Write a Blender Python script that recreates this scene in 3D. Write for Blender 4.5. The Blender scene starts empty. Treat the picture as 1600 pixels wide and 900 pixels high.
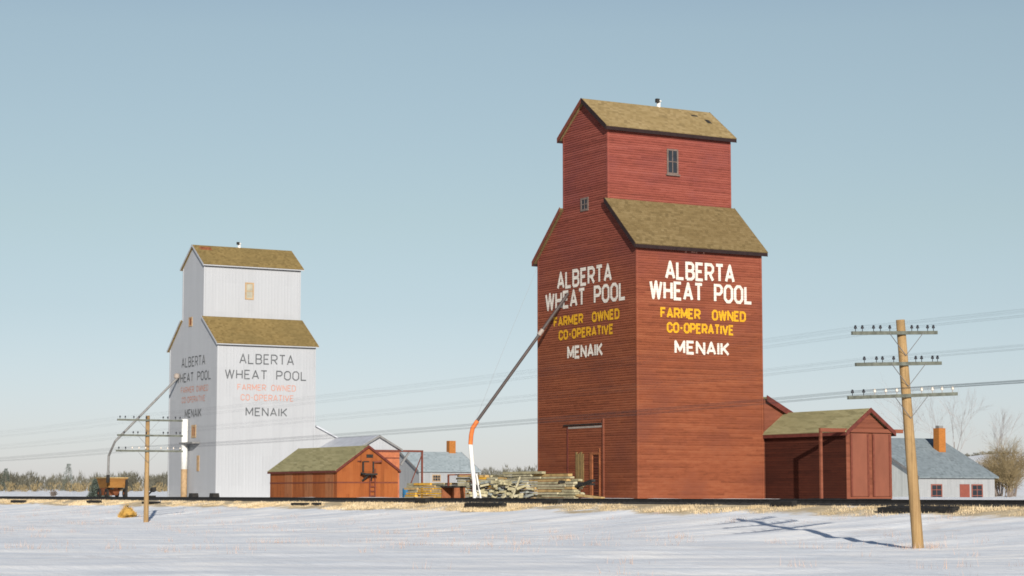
import bpy, math, random
from mathutils import Vector, noise, Matrix
R = random.Random(7)
rad = math.radians
scene = bpy.context.scene
COL = scene.collection

# ------------------------------------------------------------------ helpers
def tag(o, label=None, cat=None, group=None, kind=None):
    if label: o['label'] = label
    if cat: o['category'] = cat
    if group: o['group'] = group
    if kind: o['kind'] = kind
    return o

def thing(name, loc, label, cat, group=None, kind=None):
    o = bpy.data.objects.new(name, None)
    COL.objects.link(o); o.location = loc; o.empty_display_size = .3
    return tag(o, label, cat, group, kind)

def wloc(o):
    v = Vector((0, 0, 0))
    while o is not None:
        v += o.location; o = o.parent
    return v

class MB:
    """collects polygons in world coordinates; build() makes ONE mesh object"""
    def __init__(s): s.v = []; s.f = []
    def face(s, pts):
        n = len(s.v); s.v += [tuple(p) for p in pts]; s.f.append(tuple(range(n, n + len(pts))))
    def box(s, a, b):
        (x0, y0, z0), (x1, y1, z1) = a, b
        x0, x1 = min(x0, x1), max(x0, x1); y0, y1 = min(y0, y1), max(y0, y1); z0, z1 = min(z0, z1), max(z0, z1)
        s.frustum(x0, x1, y0, y1, z0, x0, x1, y0, y1, z1); return s
    def frustum(s, x0, x1, y0, y1, z0, X0, X1, Y0, Y1, z1):
        n = len(s.v)
        s.v += [(x0, y0, z0), (x1, y0, z0), (x1, y1, z0), (x0, y1, z0), (X0, Y0, z1), (X1, Y0, z1), (X1, Y1, z1), (X0, Y1, z1)]
        for q in ((0, 3, 2, 1), (4, 5, 6, 7), (0, 1, 5, 4), (1, 2, 6, 5), (2, 3, 7, 6), (3, 0, 4, 7)):
            s.f.append(tuple(n + i for i in q))
        return s
    def obox(s, c, ax, ay, az):
        """box from centre and three half-axis vectors"""
        c, ax, ay, az = Vector(c), Vector(ax), Vector(ay), Vector(az)
        n = len(s.v)
        for k in (-1, 1):
            for i, j in ((-1, -1), (1, -1), (1, 1), (-1, 1)):
                s.v.append(tuple(c + ax * i + ay * j + az * k))
        for q in ((0, 3, 2, 1), (4, 5, 6, 7), (0, 1, 5, 4), (1, 2, 6, 5), (2, 3, 7, 6), (3, 0, 4, 7)):
            s.f.append(tuple(n + i for i in q))
        return s
    def beam(s, p, q, w, h, up=(0, 0, 1)):
        p, q = Vector(p), Vector(q); d = q - p; L = d.length; d.normalize()
        u = Vector(up)
        if abs(d.dot(u)) > .95: u = Vector((1, 0, 0))
        a = d.cross(u).normalized(); b = a.cross(d).normalized()
        return s.obox((p + q) / 2, d * L / 2, a * w / 2, b * h / 2)
    def prism(s, poly, axis, a, b):
        """polygon in the plane perpendicular to axis ('x': (y,z), 'y': (x,z), 'z': (x,y)) extruded a..b"""
        def P(p, t):
            return (t, p[0], p[1]) if axis == 'x' else (p[0], t, p[1]) if axis == 'y' else (p[0], p[1], t)
        n = len(s.v); k = len(poly)
        s.v += [P(p, a) for p in poly] + [P(p, b) for p in poly]
        s.f.append(tuple(n + i for i in reversed(range(k)))); s.f.append(tuple(n + k + i for i in range(k)))
        for i in range(k):
            j = (i + 1) % k; s.f.append((n + i, n + j, n + k + j, n + k + i))
        return s
    def tube(s, pts, radii, seg=8, cap=True):
        pts = [Vector(p) for p in pts]
        if not isinstance(radii, (list, tuple)): radii = [radii] * len(pts)
        prev = None; n0 = len(s.v)
        for i, p in enumerate(pts):
            d = (pts[min(i + 1, len(pts) - 1)] - pts[max(i - 1, 0)]).normalized()
            if prev is None:
                u = Vector((0, 0, 1)) if abs(d.z) < .9 else Vector((1, 0, 0))
                a = d.cross(u).normalized()
            else:
                a = (prev - d * prev.dot(d)).normalized()
            prev = a; b = d.cross(a)
            for k in range(seg):
                t = 2 * math.pi * k / seg
                s.v.append(tuple(p + (a * math.cos(t) + b * math.sin(t)) * radii[i]))
        for i in range(len(pts) - 1):
            for k in range(seg):
                j = (k + 1) % seg
                s.f.append((n0 + i * seg + k, n0 + i * seg + j, n0 + (i + 1) * seg + j, n0 + (i + 1) * seg + k))
        if cap:
            s.f.append(tuple(n0 + k for k in reversed(range(seg))))
            s.f.append(tuple(n0 + (len(pts) - 1) * seg + k for k in range(seg)))
        return s
    def lathe(s, base, prof, seg=8):
        """prof: list of (radius, height)"""
        n0 = len(s.v)
        for r, z in prof:
            for k in range(seg):
                t = 2 * math.pi * k / seg
                s.v.append((base[0] + r * math.cos(t), base[1] + r * math.sin(t), base[2] + z))
        for i in range(len(prof) - 1):
            for k in range(seg):
                j = (k + 1) % seg
                s.f.append((n0 + i * seg + k, n0 + i * seg + j, n0 + (i + 1) * seg + j, n0 + (i + 1) * seg + k))
        s.f.append(tuple(n0 + k for k in reversed(range(seg))))
        s.f.append(tuple(n0 + (len(prof) - 1) * seg + k for k in range(seg)))
        return s
    def build(s, name, m, parent=None, smooth=False, label=None):
        me = bpy.data.meshes.new(name)
        o = bpy.data.objects.new(name, me)
        if parent is not None:
            w = wloc(parent); o.parent = parent
            vs = [(x - w.x, y - w.y, z - w.z) for x, y, z in s.v]
        else:
            c = Vector((0, 0, 0))
            for p in s.v: c += Vector(p)
            c /= max(1, len(s.v)); c.z = min(p[2] for p in s.v)
            o.location = c
            vs = [(x - c.x, y - c.y, z - c.z) for x, y, z in s.v]
        me.from_pydata(vs, [], s.f); me.update()
        if m: me.materials.append(m)
        if smooth:
            for p in me.polygons: p.use_smooth = True
        COL.objects.link(o)
        if label: o['label'] = label
        return o

# ------------------------------------------------------------------ materials
def nodes(name):
    m = bpy.data.materials.new(name); m.use_nodes = True
    nt = m.node_tree; return m, nt, nt.nodes['Principled BSDF']
def N(nt, t, **kw):
    n = nt.nodes.new(t)
    for k, v in kw.items():
        if k.startswith('i_'):
            key = k[2:]; n.inputs[int(key) if key.isdigit() else key].default_value = v
        else: setattr(n, k, v)
    return n
def math_n(nt, op, a, b=None, c=None):
    n = nt.nodes.new('ShaderNodeMath'); n.operation = op
    for i, x in enumerate((a, b, c)):
        if x is None: continue
        if isinstance(x, (int, float)): n.inputs[i].default_value = x
        else: nt.links.new(x, n.inputs[i])
    return n.outputs[0]
def ramp(nt, fac, stops):
    n = nt.nodes.new('ShaderNodeValToRGB'); e = n.color_ramp.elements
    while len(e) < len(stops): e.new(.5)
    for el, (p, c) in zip(e, stops):
        el.position = p; el.color = c if len(c) == 4 else (*c, 1)
    nt.links.new(fac, n.inputs[0]); return n.outputs[0]
def coords(nt, scale=(1, 1, 1), world=True):
    g = nt.nodes.new('ShaderNodeNewGeometry' if world else 'ShaderNodeTexCoord')
    mp = nt.nodes.new('ShaderNodeMapping'); mp.inputs['Scale'].default_value = scale
    nt.links.new(g.outputs['Position' if world else 'Object'], mp.inputs[0]); return mp.outputs[0]
def noise_n(nt, scale, sc=(1, 1, 1), detail=4, rough=.55, world=True):
    n = N(nt, 'ShaderNodeTexNoise'); n.inputs['Scale'].default_value = scale
    n.inputs['Detail'].default_value = detail; n.inputs['Roughness'].default_value = rough
    nt.links.new(coords(nt, sc, world), n.inputs['Vector']); return n.outputs['Fac']
def mixc(nt, fac, a, b, mode='MIX'):
    n = N(nt, 'ShaderNodeMix', data_type='RGBA', blend_type=mode)
    for i, x in ((0, fac), (6, a), (7, b)):
        if hasattr(x, 'links'): nt.links.new(x, n.inputs[i])
        else: n.inputs[i].default_value = x if isinstance(x, (int, float)) else (*x[:3], 1)
    return n.outputs[2]
def scl(c, k): return tuple(min(1, x * k) for x in c)
def bump(nt, bsdf, h, strength=.5, dist=.02):
    b = N(nt, 'ShaderNodeBump'); b.inputs['Strength'].default_value = strength; b.inputs['Distance'].default_value = dist
    nt.links.new(h, b.inputs['Height']); nt.links.new(b.outputs[0], bsdf.inputs['Normal'])

BOARD = .15
def mat_plain(name, c, rough=.8, var=.25, scale=3., sc=(1, 1, 1), metal=0.):
    m, nt, b = nodes(name)
    f = noise_n(nt, scale, sc)
    col = ramp(nt, f, [(.3, scl(c, 1 - var)), (.7, scl(c, 1 + var))])
    nt.links.new(col, b.inputs['Base Color']); b.inputs['Roughness'].default_value = rough
    b.inputs['Metallic'].default_value = metal
    b.inputs['Specular IOR Level'].default_value = .25
    return m
def mat_boards(name, c, c2, dirt, vertical=False, width=BOARD, z0=0., amount=1., rough=.85, upper=None):
    """painted boards: a tone of its own for each course, streaks along the grain, worn patches"""
    m, nt, b = nodes(name)
    g = nt.nodes.new('ShaderNodeNewGeometry'); sp = nt.nodes.new('ShaderNodeSeparateXYZ'); nt.links.new(g.outputs['Position'], sp.inputs[0])
    if vertical: co = math_n(nt, 'ADD', sp.outputs[0], sp.outputs[1])
    else: co = sp.outputs[2]
    t = math_n(nt, 'DIVIDE', math_n(nt, 'SUBTRACT', co, z0), width)
    fl = math_n(nt, 'FLOOR', t)
    al = sp.outputs[2] if vertical else math_n(nt, 'ADD', sp.outputs[0], sp.outputs[1])
    seg = math_n(nt, 'FLOOR', math_n(nt, 'DIVIDE', math_n(nt, 'ADD', al, math_n(nt, 'MULTIPLY', fl, 1.73)), 4.2))
    cmb = nt.nodes.new('ShaderNodeCombineXYZ'); nt.links.new(fl, cmb.inputs[0]); nt.links.new(seg, cmb.inputs[1])
    wn = N(nt, 'ShaderNodeTexWhiteNoise', noise_dimensions='2D'); nt.links.new(cmb.outputs[0], wn.inputs['Vector'])
    st = noise_n(nt, 1.2, (1.1, 1.1, 6) if not vertical else (5, 5, .5), 7, .72)
    big = noise_n(nt, .28, (1, 1, 1.6), 4, .6)
    v = math_n(nt, 'ADD', math_n(nt, 'MULTIPLY', wn.outputs['Value'], .2), math_n(nt, 'MULTIPLY', st, .8))
    col = ramp(nt, v, [(.3, scl(c, 1 - .36 * amount)), (.5, c), (.7, c2)])
    dm = ramp(nt, math_n(nt, 'ADD', math_n(nt, 'MULTIPLY', big, .6), math_n(nt, 'MULTIPLY', st, .4)), [(.47, (0, 0, 0)), (.68, (1, 1, 1))])
    col = mixc(nt, math_n(nt, 'MULTIPLY', dm, .75 * amount), col, dirt)
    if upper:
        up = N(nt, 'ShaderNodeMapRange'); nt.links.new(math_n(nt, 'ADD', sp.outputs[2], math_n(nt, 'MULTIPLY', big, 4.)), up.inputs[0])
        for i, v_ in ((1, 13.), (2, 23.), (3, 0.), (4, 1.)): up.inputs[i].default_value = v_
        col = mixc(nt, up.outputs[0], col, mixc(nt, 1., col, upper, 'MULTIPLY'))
    nt.links.new(col, b.inputs['Base Color']); b.inputs['Roughness'].default_value = rough
    b.inputs['Specular IOR Level'].default_value = .2
    fr = math_n(nt, 'FRACT', t)
    h = math_n(nt, 'ADD', math_n(nt, 'MULTIPLY', st, .3), math_n(nt, 'LESS_THAN', fr, .1) if vertical else 0.)
    bump(nt, b, h, .5, .02)
    return m
def mat_metal_siding(name, c, pitch=.32):
    m, nt, b = nodes(name)
    g = nt.nodes.new('ShaderNodeNewGeometry'); sp = nt.nodes.new('ShaderNodeSeparateXYZ'); nt.links.new(g.outputs['Position'], sp.inputs[0])
    co = math_n(nt, 'ADD', sp.outputs[0], sp.outputs[1])
    t = math_n(nt, 'FRACT', math_n(nt, 'DIVIDE', co, pitch))
    tri = math_n(nt, 'ABSOLUTE', math_n(nt, 'SUBTRACT', t, .5))
    rib = N(nt, 'ShaderNodeMapRange'); nt.links.new(tri, rib.inputs[0])
    for i, v in ((1, .36), (2, .46), (3, 0.), (4, 1.)): rib.inputs[i].default_value = v
    pan = nt.nodes.new('ShaderNodeCombineXYZ')
    nt.links.new(math_n(nt, 'FLOOR', math_n(nt, 'DIVIDE', co, pitch * 3)), pan.inputs[0])
    nt.links.new(math_n(nt, 'FLOOR', math_n(nt, 'DIVIDE', sp.outputs[2], 2.6)), pan.inputs[1])
    wn = N(nt, 'ShaderNodeTexWhiteNoise', noise_dimensions='2D'); nt.links.new(pan.outputs[0], wn.inputs['Vector'])
    st = noise_n(nt, .9, (3, 3, .25), 5, .6)
    v = math_n(nt, 'ADD', math_n(nt, 'MULTIPLY', wn.outputs['Value'], .25), math_n(nt, 'MULTIPLY', st, .75))
    col = ramp(nt, v, [(.25, scl(c, .95)), (.7, scl(c, 1.03))])
    nt.links.new(col, b.inputs['Base Color']); b.inputs['Roughness'].default_value = .6
    b.inputs['Specular IOR Level'].default_value = .3
    bump(nt, b, rib.outputs[0], .35, .02)
    return m
def mat_shingle(name, c, c2, moss, row=.2):
    m, nt, b = nodes(name)
    g = nt.nodes.new('ShaderNodeNewGeometry'); sp = nt.nodes.new('ShaderNodeSeparateXYZ'); nt.links.new(g.outputs['Position'], sp.inputs[0])
    t = math_n(nt, 'DIVIDE', sp.outputs[2], row * .7); fl = math_n(nt, 'FLOOR', t)
    al = math_n(nt, 'ADD', math_n(nt, 'MULTIPLY', fl, .37), math_n(nt, 'ADD', sp.outputs[1], math_n(nt, 'MULTIPLY', sp.outputs[0], .3)))
    cmb = nt.nodes.new('ShaderNodeCombineXYZ'); nt.links.new(fl, cmb.inputs[0])
    nt.links.new(math_n(nt, 'FLOOR', math_n(nt, 'DIVIDE', al, .22)), cmb.inputs[1])
    wn = N(nt, 'ShaderNodeTexWhiteNoise', noise_dimensions='2D'); nt.links.new(cmb.outputs[0], wn.inputs['Vector'])
    big = noise_n(nt, .45, (1, .6, 1.5), 6, .65); fine = noise_n(nt, 2.2, (1, .5, 2.), 4, .7)
    v = math_n(nt, 'ADD', math_n(nt, 'MULTIPLY', wn.outputs['Value'], .35), math_n(nt, 'MULTIPLY', fine, .65))
    col = ramp(nt, v, [(.2, scl(c, .6)), (.5, c), (.85, c2)])
    col = mixc(nt, math_n(nt, 'MULTIPLY', ramp(nt, big, [(.42, (0, 0, 0)), (.62, (1, 1, 1))]), .6), col, moss)
    nt.links.new(col, b.inputs['Base Color']); b.inputs['Roughness'].default_value = .95
    b.inputs['Specular IOR Level'].default_value = .1
    bump(nt, b, math_n(nt, 'ADD', math_n(nt, 'FRACT', t), math_n(nt, 'MULTIPLY', wn.outputs['Value'], .5)), .6, .03)
    return m
def mat_grass(name, c, c2):
    m, nt, b = nodes(name)
    f = noise_n(nt, .6, (1, 1, 1), 6, .7)
    nt.links.new(ramp(nt, f, [(.3, c), (.7, c2)]), b.inputs['Base Color']); b.inputs['Roughness'].default_value = .9
    b.inputs['Specular IOR Level'].default_value = .1
    return m

M = {}
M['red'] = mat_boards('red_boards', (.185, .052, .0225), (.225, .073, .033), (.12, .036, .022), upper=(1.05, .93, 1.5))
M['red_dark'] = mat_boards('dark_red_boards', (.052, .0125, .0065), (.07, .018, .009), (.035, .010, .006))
M['red_trim'] = mat_plain('red_trim', (.125, .034, .02), .8, .2, 4)
M['edge_red'] = mat_plain('dark_red_trim', (.10, .024, .017), .85, .25, 4)
M['edge_shade'] = mat_plain('eave_shade_trim', (.018, .009, .009), .85, .3, 4)  # eave shadow painted in as a near-black colour on fascia and near-side rake boards
M['red_door'] = mat_plain('pink_red_door', (.17, .057, .033), .8, .14, 1.3, (1, 1, .4))
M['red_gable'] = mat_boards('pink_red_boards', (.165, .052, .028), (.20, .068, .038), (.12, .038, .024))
M['shed_red'] = mat_boards('shed_boards', (.235, .068, .018), (.275, .09, .026), (.18, .045, .015), True, .3)
M['white_siding'] = mat_metal_siding('white_siding', (.33, .336, .35))
M['white_paint'] = mat_plain('white_paint', (.62, .61, .58), .7, .1, 2.5)
M['white_boards'] = mat_boards('white_boards', (.265, .27, .275), (.30, .30, .30), (.23, .235, .24), True, .3, amount=.4)
M['grey_siding'] = mat_boards('grey_siding', (.42, .43, .41), (.48, .49, .47), (.34, .36, .36), True, .3, amount=.6)
M['shingle_tan'] = mat_shingle('tan_shingles', (.165, .117, .053), (.21, .155, .078), (.13, .09, .038))
M['shingle_pale'] = mat_shingle('pale_tan_shingles', (.25, .18, .085), (.31, .235, .125), (.21, .15, .065))
M['shingle_green'] = mat_shingle('green_grey_shingles', (.28, .25, .13), (.34, .31, .175), (.235, .215, .11))
M['shingle_gold'] = mat_shingle('gold_shingles', (.20, .14, .055), (.25, .18, .075), (.15, .11, .045))
M['roof_grey'] = mat_shingle('grey_roofing', (.195, .23, .245), (.245, .28, .295), (.175, .205, .22))
M['roof_pale'] = mat_shingle('pale_grey_roofing', (.30, .345, .36), (.35, .395, .41), (.265, .305, .32))
M['roof_metal'] = mat_plain('pale_metal_roof', (.42, .43, .46), .5, .12, 1.5)
M['dark'] = mat_plain('dark_wood', (.022, .02, .018), .9, .35, 4)
M['tie'] = mat_plain('creosote_tie', (.018, .017, .016), .95, .4, 5)
M['rail'] = mat_plain('dark_rail', (.03, .027, .025), .6, .3, 4, metal=.3)
M['ballast'] = mat_plain('cinder_ballast', (.035, .032, .028), 1, .5, 6)
M['glass'] = mat_plain('window_glass', (.018, .022, .028), .5, .2, 2)
M['glass_pale'] = mat_plain('dusty_glass', (.30, .28, .22), .4, .2, 2)
M['frame_tan'] = mat_plain('tan_frame', (.33, .22, .12), .8, .2, 4)
M['frame_grey'] = mat_plain('grey_frame', (.26, .22, .19), .8, .2, 4)
M['frame_old'] = mat_plain('old_grey_frame', (.13, .095, .08), .85, .3, 5)
M['frame_rust'] = mat_plain('rust_frame', (.34, .11, .05), .8, .2, 4)
M['orange'] = mat_plain('orange_paint', (.52, .14, .035), .7, .15, 3)
M['brick'] = mat_plain('orange_brick', (.31, .115, .026), .9, .2, 5, (1, 1, 3))
M['pipe'] = mat_plain('grey_pipe', (.06, .046, .042), .6, .2, 3)
M['pipe_grey'] = mat_plain('blue_grey_pipe', (.17, .165, .16), .6, .2, 3)
M['cable'] = mat_plain('steel_cable', (.2, .2, .2), .6, .1, 2)
M['wire'] = mat_plain('line_wire', (.03, .035, .04), .6, .1, 2)
M['pole'] = mat_boards('pole_wood', (.30, .19, .085), (.37, .245, .12), (.19, .115, .055), True, .035, amount=1.25)
M['arm'] = mat_plain('grey_crossarm', (.10, .105, .085), .9, .35, 4)
M['ins_dark'] = mat_plain('dark_glass_insulator', (.03, .03, .035), .3, .2, 5)
M['ins_white'] = mat_plain('white_insulator', (.62, .55, .47), .3, .1, 5)
def mat_letter(name, c, under, wear, joints=True):
    m, nt, b = nodes(name)
    g = nt.nodes.new('ShaderNodeNewGeometry'); sp = nt.nodes.new('ShaderNodeSeparateXYZ'); nt.links.new(g.outputs['Position'], sp.inputs[0])
    col = ramp(nt, noise_n(nt, 2.5, (1, 1, 3), 5, .65), [(.3, scl(c, .8)), (.65, scl(c, 1.08))])
    worn = ramp(nt, noise_n(nt, 3.2, (.8, .8, 4), 6, .75), [(.58 - wear * .12, (0, 0, 0)), (.72, (1, 1, 1))])
    f = math_n(nt, 'MULTIPLY', worn, .6)
    if joints:
        fr = math_n(nt, 'FRACT', math_n(nt, 'DIVIDE', math_n(nt, 'SUBTRACT', sp.outputs[2], 1.1), BOARD))
        f = math_n(nt, 'MAXIMUM', f, math_n(nt, 'MULTIPLY', math_n(nt, 'LESS_THAN', fr, .13), .45))
    col = mixc(nt, f, col, under)
    nt.links.new(col, b.inputs['Base Color']); b.inputs['Roughness'].default_value = .75; b.inputs['Specular IOR Level'].default_value = .2
    return m
UR = (.17, .048, .022); UW = (.34, .34, .34)
M['let_white'] = mat_letter('white_letter_paint', (.60, .55, .48), UR, .3)
M['let_yellow'] = mat_letter('yellow_letter_paint', (.56, .29, .012), UR, .3)
M['let_black'] = mat_letter('faded_black_letter_paint', (.085, .09, .095), UW, .6, False)
M['let_orange'] = mat_letter('faded_orange_letter_paint', (.46, .21, .15), UW, .8, False)
M['w_yellow'] = mat_plain('yellow_painted_board', (.48, .26, .03), .85, .3, 3)
M['w_grey'] = mat_plain('grey_weathered_board', (.30, .265, .16), .9, .35, 3)
M['w_pale'] = mat_plain('pale_weathered_board', (.36, .32, .21), .9, .3, 3)
M['w_blue'] = mat_plain('slate_grey_board', (.19, .20, .18), .9, .4, 3)
M['w_tan'] = mat_plain('tan_board', (.36, .24, .10), .9, .3, 3)
M['wagon'] = mat_boards('wagon_boards', (.26, .12, .03), (.34, .17, .05), (.12, .06, .03), False, .25)
M['rust'] = mat_plain('rusty_brown', (.20, .07, .03), .9, .4, 3)
M['blue'] = mat_plain('blue_drum_paint', (.015, .10, .20), .6, .2, 3)
M['straw'] = mat_grass('straw', (.42, .24, .055), (.56, .36, .11))
M['drygrass'] = mat_grass('dry_grass', (.42, .30, .15), (.68, .56, .38))
M['stubble'] = mat_grass('stubble', (.36, .25, .19), (.46, .33, .26))
M['bark'] = mat_plain('grey_bark', (.17, .14, .12), .95, .3, 4)
M['twig'] = mat_plain('bare_twigs', (.30, .27, .26), .95, .25, .3)
M['twig_tan'] = mat_plain('tan_twigs', (.21, .16, .085), .95, .3, 1.)
M['wood_far'] = mat_plain('far_wood_twigs', (.105, .098, .072), .95, .4, .05)
M['spruce'] = mat_plain('dark_evergreen', (.085, .105, .085), .95, .35, 2)

# ground: snow with dry grass showing along the railway bank
def mat_ground():
    m, nt, b = nodes('snow_ground')
    g = nt.nodes.new('ShaderNodeNewGeometry'); sp = nt.nodes.new('ShaderNodeSeparateXYZ'); nt.links.new(g.outputs['Position'], sp.inputs[0])
    y = sp.outputs[1]
    n1 = noise_n(nt, .16, (1, 1, 1), 5, .6); n2 = noise_n(nt, 1.3, (1, 1, 1), 4, .6); n3 = noise_n(nt, .5, (.5, 1.4, 1), 5, .65)
    # bank between y = 56.6 and 60
    wob = math_n(nt, 'ADD', math_n(nt, 'MULTIPLY', math_n(nt, 'SUBTRACT', n1, .5), 5.), math_n(nt, 'MULTIPLY', math_n(nt, 'SUBTRACT', n2, .5), 1.6))
    yy = math_n(nt, 'ADD', y, wob)
    up = N(nt, 'ShaderNodeMapRange'); nt.links.new(yy, up.inputs[0])
    for i, v in ((1, 56.6), (2, 57.3), (3, 0.), (4, 1.)): up.inputs[i].default_value = v
    dn = N(nt, 'ShaderNodeMapRange'); nt.links.new(y, dn.inputs[0])
    for i, v in ((1, 62.6), (2, 64.), (3, 1.), (4, 0.)): dn.inputs[i].default_value = v
    mask = math_n(nt, 'MULTIPLY', up.outputs[0], dn.outputs[0])
    patch = ramp(nt, n3, [(.33, (0, 0, 0)), (.42, (1, 1, 1))])
    mask = math_n(nt, 'MULTIPLY', mask, patch)
    # thin worn places in the field where last year's stubble shows
    sb = N(nt, 'ShaderNodeMapRange'); nt.links.new(noise_n(nt, .07, (1, 2.2, 1), 6, .7), sb.inputs[0])
    for i, v in ((1, .56), (2, .74), (3, 0.), (4, .6)): sb.inputs[i].default_value = v
    gp = nt.nodes.new('ShaderNodeNewGeometry'); mp = nt.nodes.new('ShaderNodeMapping'); mp.vector_type = 'TEXTURE'
    mp.inputs['Rotation'].default_value = (0, 0, rad(60)); mp.inputs['Scale'].default_value = (3.2, .8, 1.); nt.links.new(gp.outputs['Position'], mp.inputs[0])
    sn = N(nt, 'ShaderNodeTexNoise'); sn.inputs['Scale'].default_value = .55; sn.inputs['Detail'].default_value = 7; sn.inputs['Roughness'].default_value = .68
    nt.links.new(mp.outputs[0], sn.inputs['Vector'])
    snow = ramp(nt, sn.outputs['Fac'], [(.38, (.74, .765, .785)), (.5, (.85, .855, .855)), (.62, (.97, .945, .90))])  # pale highlights and blue-grey shading of drifts painted into the snow colour as streaks
    snow = mixc(nt, math_n(nt, 'MULTIPLY', sb.outputs[0], ramp(nt, n2, [(.4, (0, 0, 0)), (.62, (1, 1, 1))])), snow, (.56, .48, .42))
    gr = ramp(nt, n2, [(.3, (.44, .33, .18)), (.7, (.66, .54, .36))])
    col = mixc(nt, mask, snow, gr)
    nt.links.new(col, b.inputs['Base Color']); b.inputs['Roughness'].default_value = .75
    b.inputs['Specular IOR Level'].default_value = .2
    h = math_n(nt, 'ADD', math_n(nt, 'MULTIPLY', noise_n(nt, 1.1, (.5, 1.5, 1), 6, .7), 1.), math_n(nt, 'MULTIPLY', noise_n(nt, 6, (1, 1, 1), 4, .6), .15))
    bump(nt, b, h, .55, .12)
    return m
M['ground'] = mat_ground()

# ------------------------------------------------------------------ terrain
S3, C3 = .5, math.sqrt(3) / 2
def cam_rf(x, y): return x * S3 + y * C3, -x * C3 + y * S3
def smooth(a, b, t):
    t = max(0, min(1, (t - a) / (b - a))); return t * t * (3 - 2 * t)
PROF = [(-1e4, 0), (44, 0), (48, .12), (53, .5), (57, .93), (59.0, 1.33), (59.6, 1.42), (62.6, 1.44), (65, 1.5), (70, 1.52), (1e5, 1.52)]
def base_z(y):
    for (a, za), (b, zb) in zip(PROF, PROF[1:]):
        if a <= y <= b: return za + (zb - za) * (y - a) / (b - a)
    return 0
def ground_z(x, y, detail=True):
    z = base_z(y)
    r, f = cam_rf(x, y); d = math.hypot(r, f)
    if y > 80 and f > 50:
        ph = r / f
        H = 2.0 + 3.0 * smooth(-.12, 0, ph) + 8.3 * smooth(.12, .24, ph)
        z += H * smooth(215, 720, d)
        if d > 160: z += .5 * smooth(160, 300, d) * noise.noise((x * .012, y * .012, 3))
    if detail:
        k = 1 - smooth(57.5, 59.5, y) * (1 - smooth(62.5, 64, y))
        if y < 200 and d < 330:
            z += k * (.04 * max(0, 1 - 2.2 * abs(noise.noise((r * .06, f * .3, 13)))) ** 2 + .10 * noise.noise((r * .04, f * .14, 0)) + .075 * noise.noise((r * .11, f * .42, 5)) + .045 * noise.noise((r * .3, f * 1.0, 9)))
    return z
def axis(fine, lo, hi, grow=1.12):
    a, b, st = fine; out = [a + i * st for i in range(int((b - a) / st) + 1)]
    s = st; p = out[-1]
    while p < hi: s *= grow; p += s; out.append(p)
    s = st; p = out[0]
    while p > lo: s *= grow; p -= s; out.insert(0, p)
    return out
xs = axis((-225, -28, .6), -4500, 1500); ys = axis((14, 70, .35), -1500, 4500)
g = MB()
for y in ys:
    for x in xs: g.v.append((x, y, ground_z(x, y)))
nx = len(xs)
for j in range(len(ys) - 1):
    for i in range(nx - 1):
        k = j * nx + i; g.f.append((k, k + 1, k + nx + 1, k + nx))
tag(g.build('snow_field', M['ground'], smooth=True), kind='structure')

# ------------------------------------------------------------------ lettering
def glyphs():
    O = [(.3, 0), (.7, 0), (1, .2), (1, .8), (.7, 1), (.3, 1), (0, .8), (0, .2), (.3, 0)]
    P = [(0, 0), (0, 1), (.72, 1), (1, .84), (1, .6), (.72, .45), (0, .45)]
    return {
        'A': (1.0, [[(0, 0), (.5, 1), (1, 0)], [(.2, .3), (.8, .3)]]),
        'L': (.8, [[(0, 1), (0, 0), (1, 0)]]),
        'B': (.9, [[(0, 0), (0, 1), (.7, 1), (.95, .87), (.95, .65), (.7, .52), (0, .52)], [(.7, .52), (1, .38), (1, .14), (.7, 0), (0, 0)]]),
        'E': (.8, [[(1, 1), (0, 1), (0, 0), (1, 0)], [(0, .52), (.82, .52)]]),
        'R': (.92, [P, [(.5, .45), (1, 0)]]),
        'T': (.9, [[(0, 1), (1, 1)], [(.5, 1), (.5, 0)]]),
        'W': (1.35, [[(0, 1), (.25, 0), (.5, 1), (.75, 0), (1, 1)]]),
        'H': (.9, [[(0, 0), (0, 1)], [(1, 0), (1, 1)], [(0, .5), (1, .5)]]),
        'P': (.88, [P]), 'O': (.95, [O]),
        'F': (.8, [[(0, 0), (0, 1), (1, 1)], [(0, .52), (.8, .52)]]),
        'M': (1.1, [[(0, 0), (0, 1), (.5, .22), (1, 1), (1, 0)]]),
        'N': (.95, [[(0, 0), (0, 1), (1, 0), (1, 1)]]),
        'D': (.92, [[(0, 0), (0, 1), (.68, 1), (1, .8), (1, .2), (.68, 0), (0, 0)]]),
        'C': (.9, [[(1, .75), (1, .8), (.7, 1), (.3, 1), (0, .8), (0, .2), (.3, 0), (.7, 0), (1, .2), (1, .25)]]),
        '-': (.5, [[(.1, .48), (.9, .48)]]),
        'I': (.0, [[(0, 0), (0, 1)]]),
        'V': (1.0, [[(0, 1), (.5, 0), (1, 1)]]),
        'K': (.92, [[(0, 0), (0, 1)], [(0, .36), (1, 1)], [(.3, .55), (1, 0)]]),
    }
GL = glyphs()
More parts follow.
